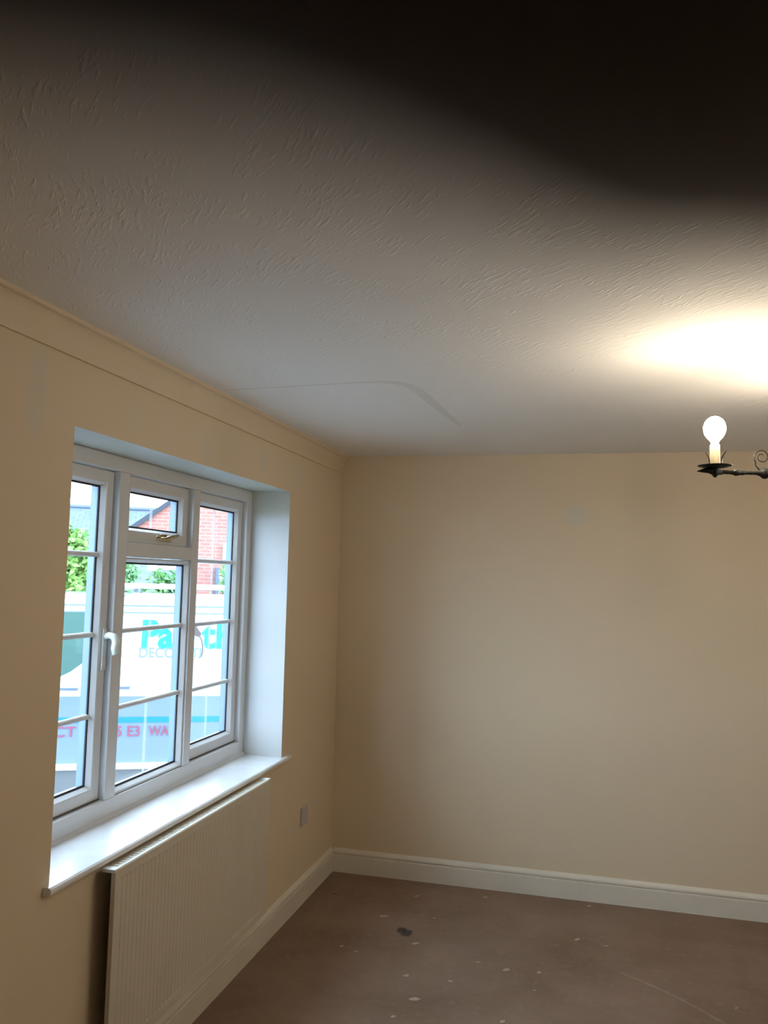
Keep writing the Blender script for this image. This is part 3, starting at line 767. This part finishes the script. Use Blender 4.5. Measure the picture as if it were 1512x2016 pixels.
def shrub(u, dist, base, top, rx, seed, m, label, n=1500, leaf=.07, trunk=True, group=None, bottom=None):
    random.seed(seed); t = thing('leafy_shrub', label, 'shrub', loc=HP(dist, u), rotz=az, group=group)
    zc = (base+top)/2; rz = (top-base)/2; b = BM()
    blobs = [(random.uniform(-.6, .6)*rx, random.uniform(-.5, .5)*rx, zc+random.uniform(-.6, .6)*rz, random.uniform(.4, .65)) for _ in range(9)]
    for _ in range(n):
        bx_, by_, bz_, s = random.choice(blobs)
        d = Vector((random.gauss(0, 1), random.gauss(0, 1), random.gauss(0, 1))).normalized()*random.uniform(.55, 1.05)
        p = Vector((bx_+d.x*rx*s, by_+d.y*rx*s, bz_+d.z*rz*s))
        a = Vector((random.gauss(0, 1), random.gauss(0, 1), random.gauss(0, .6))).normalized(); c = a.cross(Vector((random.gauss(0, 1), random.gauss(0, 1), random.gauss(0, 1)))).normalized()
        L = leaf*random.uniform(.7, 1.3)
        b.faces.new([b.verts.new(p+a*L), b.verts.new(p+c*L*.45), b.verts.new(p-a*L), b.verts.new(p-c*L*.45)])
    obj('foliage', b, m, t)['kind'] = 'stuff'
    b = BM(); tube(b, [(0, 0, 0), (.02, 0, base*.5+.1), (-.02, .03, zc)], [.06, .05, .02], 8)
    for k in range(5):
        x_, y_, z_, _s = blobs[k]; tube(b, [(0, 0, base*.6), (x_*.5, y_*.5, (base*.6+z_)/2+.1), (x_, y_, z_)], [.03, .02, .008], 6)
    obj('trunk', b, M_bark, t, True)
shrub(-1.20, 10.9, 1.50, 2.76, .46, 3, M_leaf, 'bright green leafy shrub seen through the left sash above the van', 4200, .055)
shrub(-2.3, 12.6, 1.2, 2.8, .7, 8, M_leaf, 'green shrub at the far left of the window view', 1800, .06)
shrub(-.66, 13.3, 1.5, 2.42, .28, 5, M_leaf2, 'small green shrub seen through the left of the centre pane', 1000, .05)
shrub(.04, 11.6, 1.4, 2.28, .30, 6, M_leaf2, 'green shrub seen through the right of the centre pane below the white fascia', 1200, .05)
shrub(1.12, 15.5, 1.7, 2.56, .18, 7, M_leaf2, 'slim green shrub against the brick wall in the right sash', 350, .05)

# ------------------------------------------------------------------ the photographer's hand: a finger hangs over the lens
def cp(x, y, z):   # millimetres: x right, y up, z out of the phone's back, as the phone was held
    return (RIGHT*x + UP*y + FWD*z)*.001
hand = BM()
KR = 1.12
sk = hand.verts.layers.skin.verify()
def chain(pts, root=None):
    prev = root
    for (x, y, z, r) in pts:
        v = hand.verts.new(cp(x, y, z)); v[sk].radius = (r*.001, r*.001)
        if prev: hand.edges.new((prev, v))
        prev = v
    return prev
root = hand.verts.new(cp(44, -22, -16)); root[sk].radius = (.017, .017); root[sk].use_root = True
idx = chain([(41, 2, -4, 13*KR), (38, 17, 10, 11*KR), (28, 23, 24, 9.2*KR), (18, 18.5, 24, 8.5*KR), (9.8, 14.4, 18.6, 8.3*KR), (5, 12.6, 12.3, 7.7*KR), (0, 10.9, 6.9, 6.9*KR), (-4, 10.35, 6.1, 6.2*KR), (-9, 9.8, 5.8, 5.6*KR)], root)
chain([(38, -18, 0, 10.5), (28, -19, 13, 9), (14, -19, 13, 8.2), (4, -19, 8, 7.2)], root)
p2 = chain([(44, -42, -14, 14)], root)
chain([(36, -42, 0, 10), (26, -41, 12, 8.8), (12, -41, 12, 8), (2, -41, 7.5, 7)], p2)
p3 = chain([(46, -64, -14, 13)], p2)
chain([(36, -66, 0, 9), (26, -64, 10, 7.8), (14, -63, 10, 7.2), (6, -63, 7, 6.2)], p3)
chain([(42, -34, -30, 12), (30, -28, -27, 10), (14, -18, -20, 9), (2, -10, -17, 8)], root)
chain([(60, -94, -28, 17), (68, -127, -42, 19), (80, -192, -75, 24), (92, -262, -110, 27)], p3)
me = bpy.data.meshes.new('hand'); hand.to_mesh(me); hand.free(); me.materials.append(M_skin)
ho = bpy.data.objects.new('person_hand', me); C.objects.link(ho); ho.location = CAM_POS
ho.modifiers.new('skin', 'SKIN').use_smooth_shade = True
sm_ = ho.modifiers.new('sub', 'SUBSURF'); sm_.levels = 2; sm_.render_levels = 2
tag(ho, 'dark out-of-focus fingertip of the hand holding the camera, covering the top right', 'hand')

ph = thing('mobile_phone', 'unseen dark phone in the hand, added to keep light off the fingertip', 'phone', loc=CAM_POS)  # out of view; added to block light reaching the fingertip from behind
b = BM(); box(b, -58, 9, -128, 10, -7.8, -.5, 3.0)
for v in b.verts: v.co = cp(*v.co)
obj('phone_body', b, mat('dark_phone_metal', (.02, .02, .022), rough=.4), ph)
b = BM(); box(b, -55, 6, -112, -6, -8.1, -7.7)
for v in b.verts: v.co = cp(*v.co)
obj('screen', b, mat('black_screen_glass', (.01, .01, .012), rough=.1), ph)
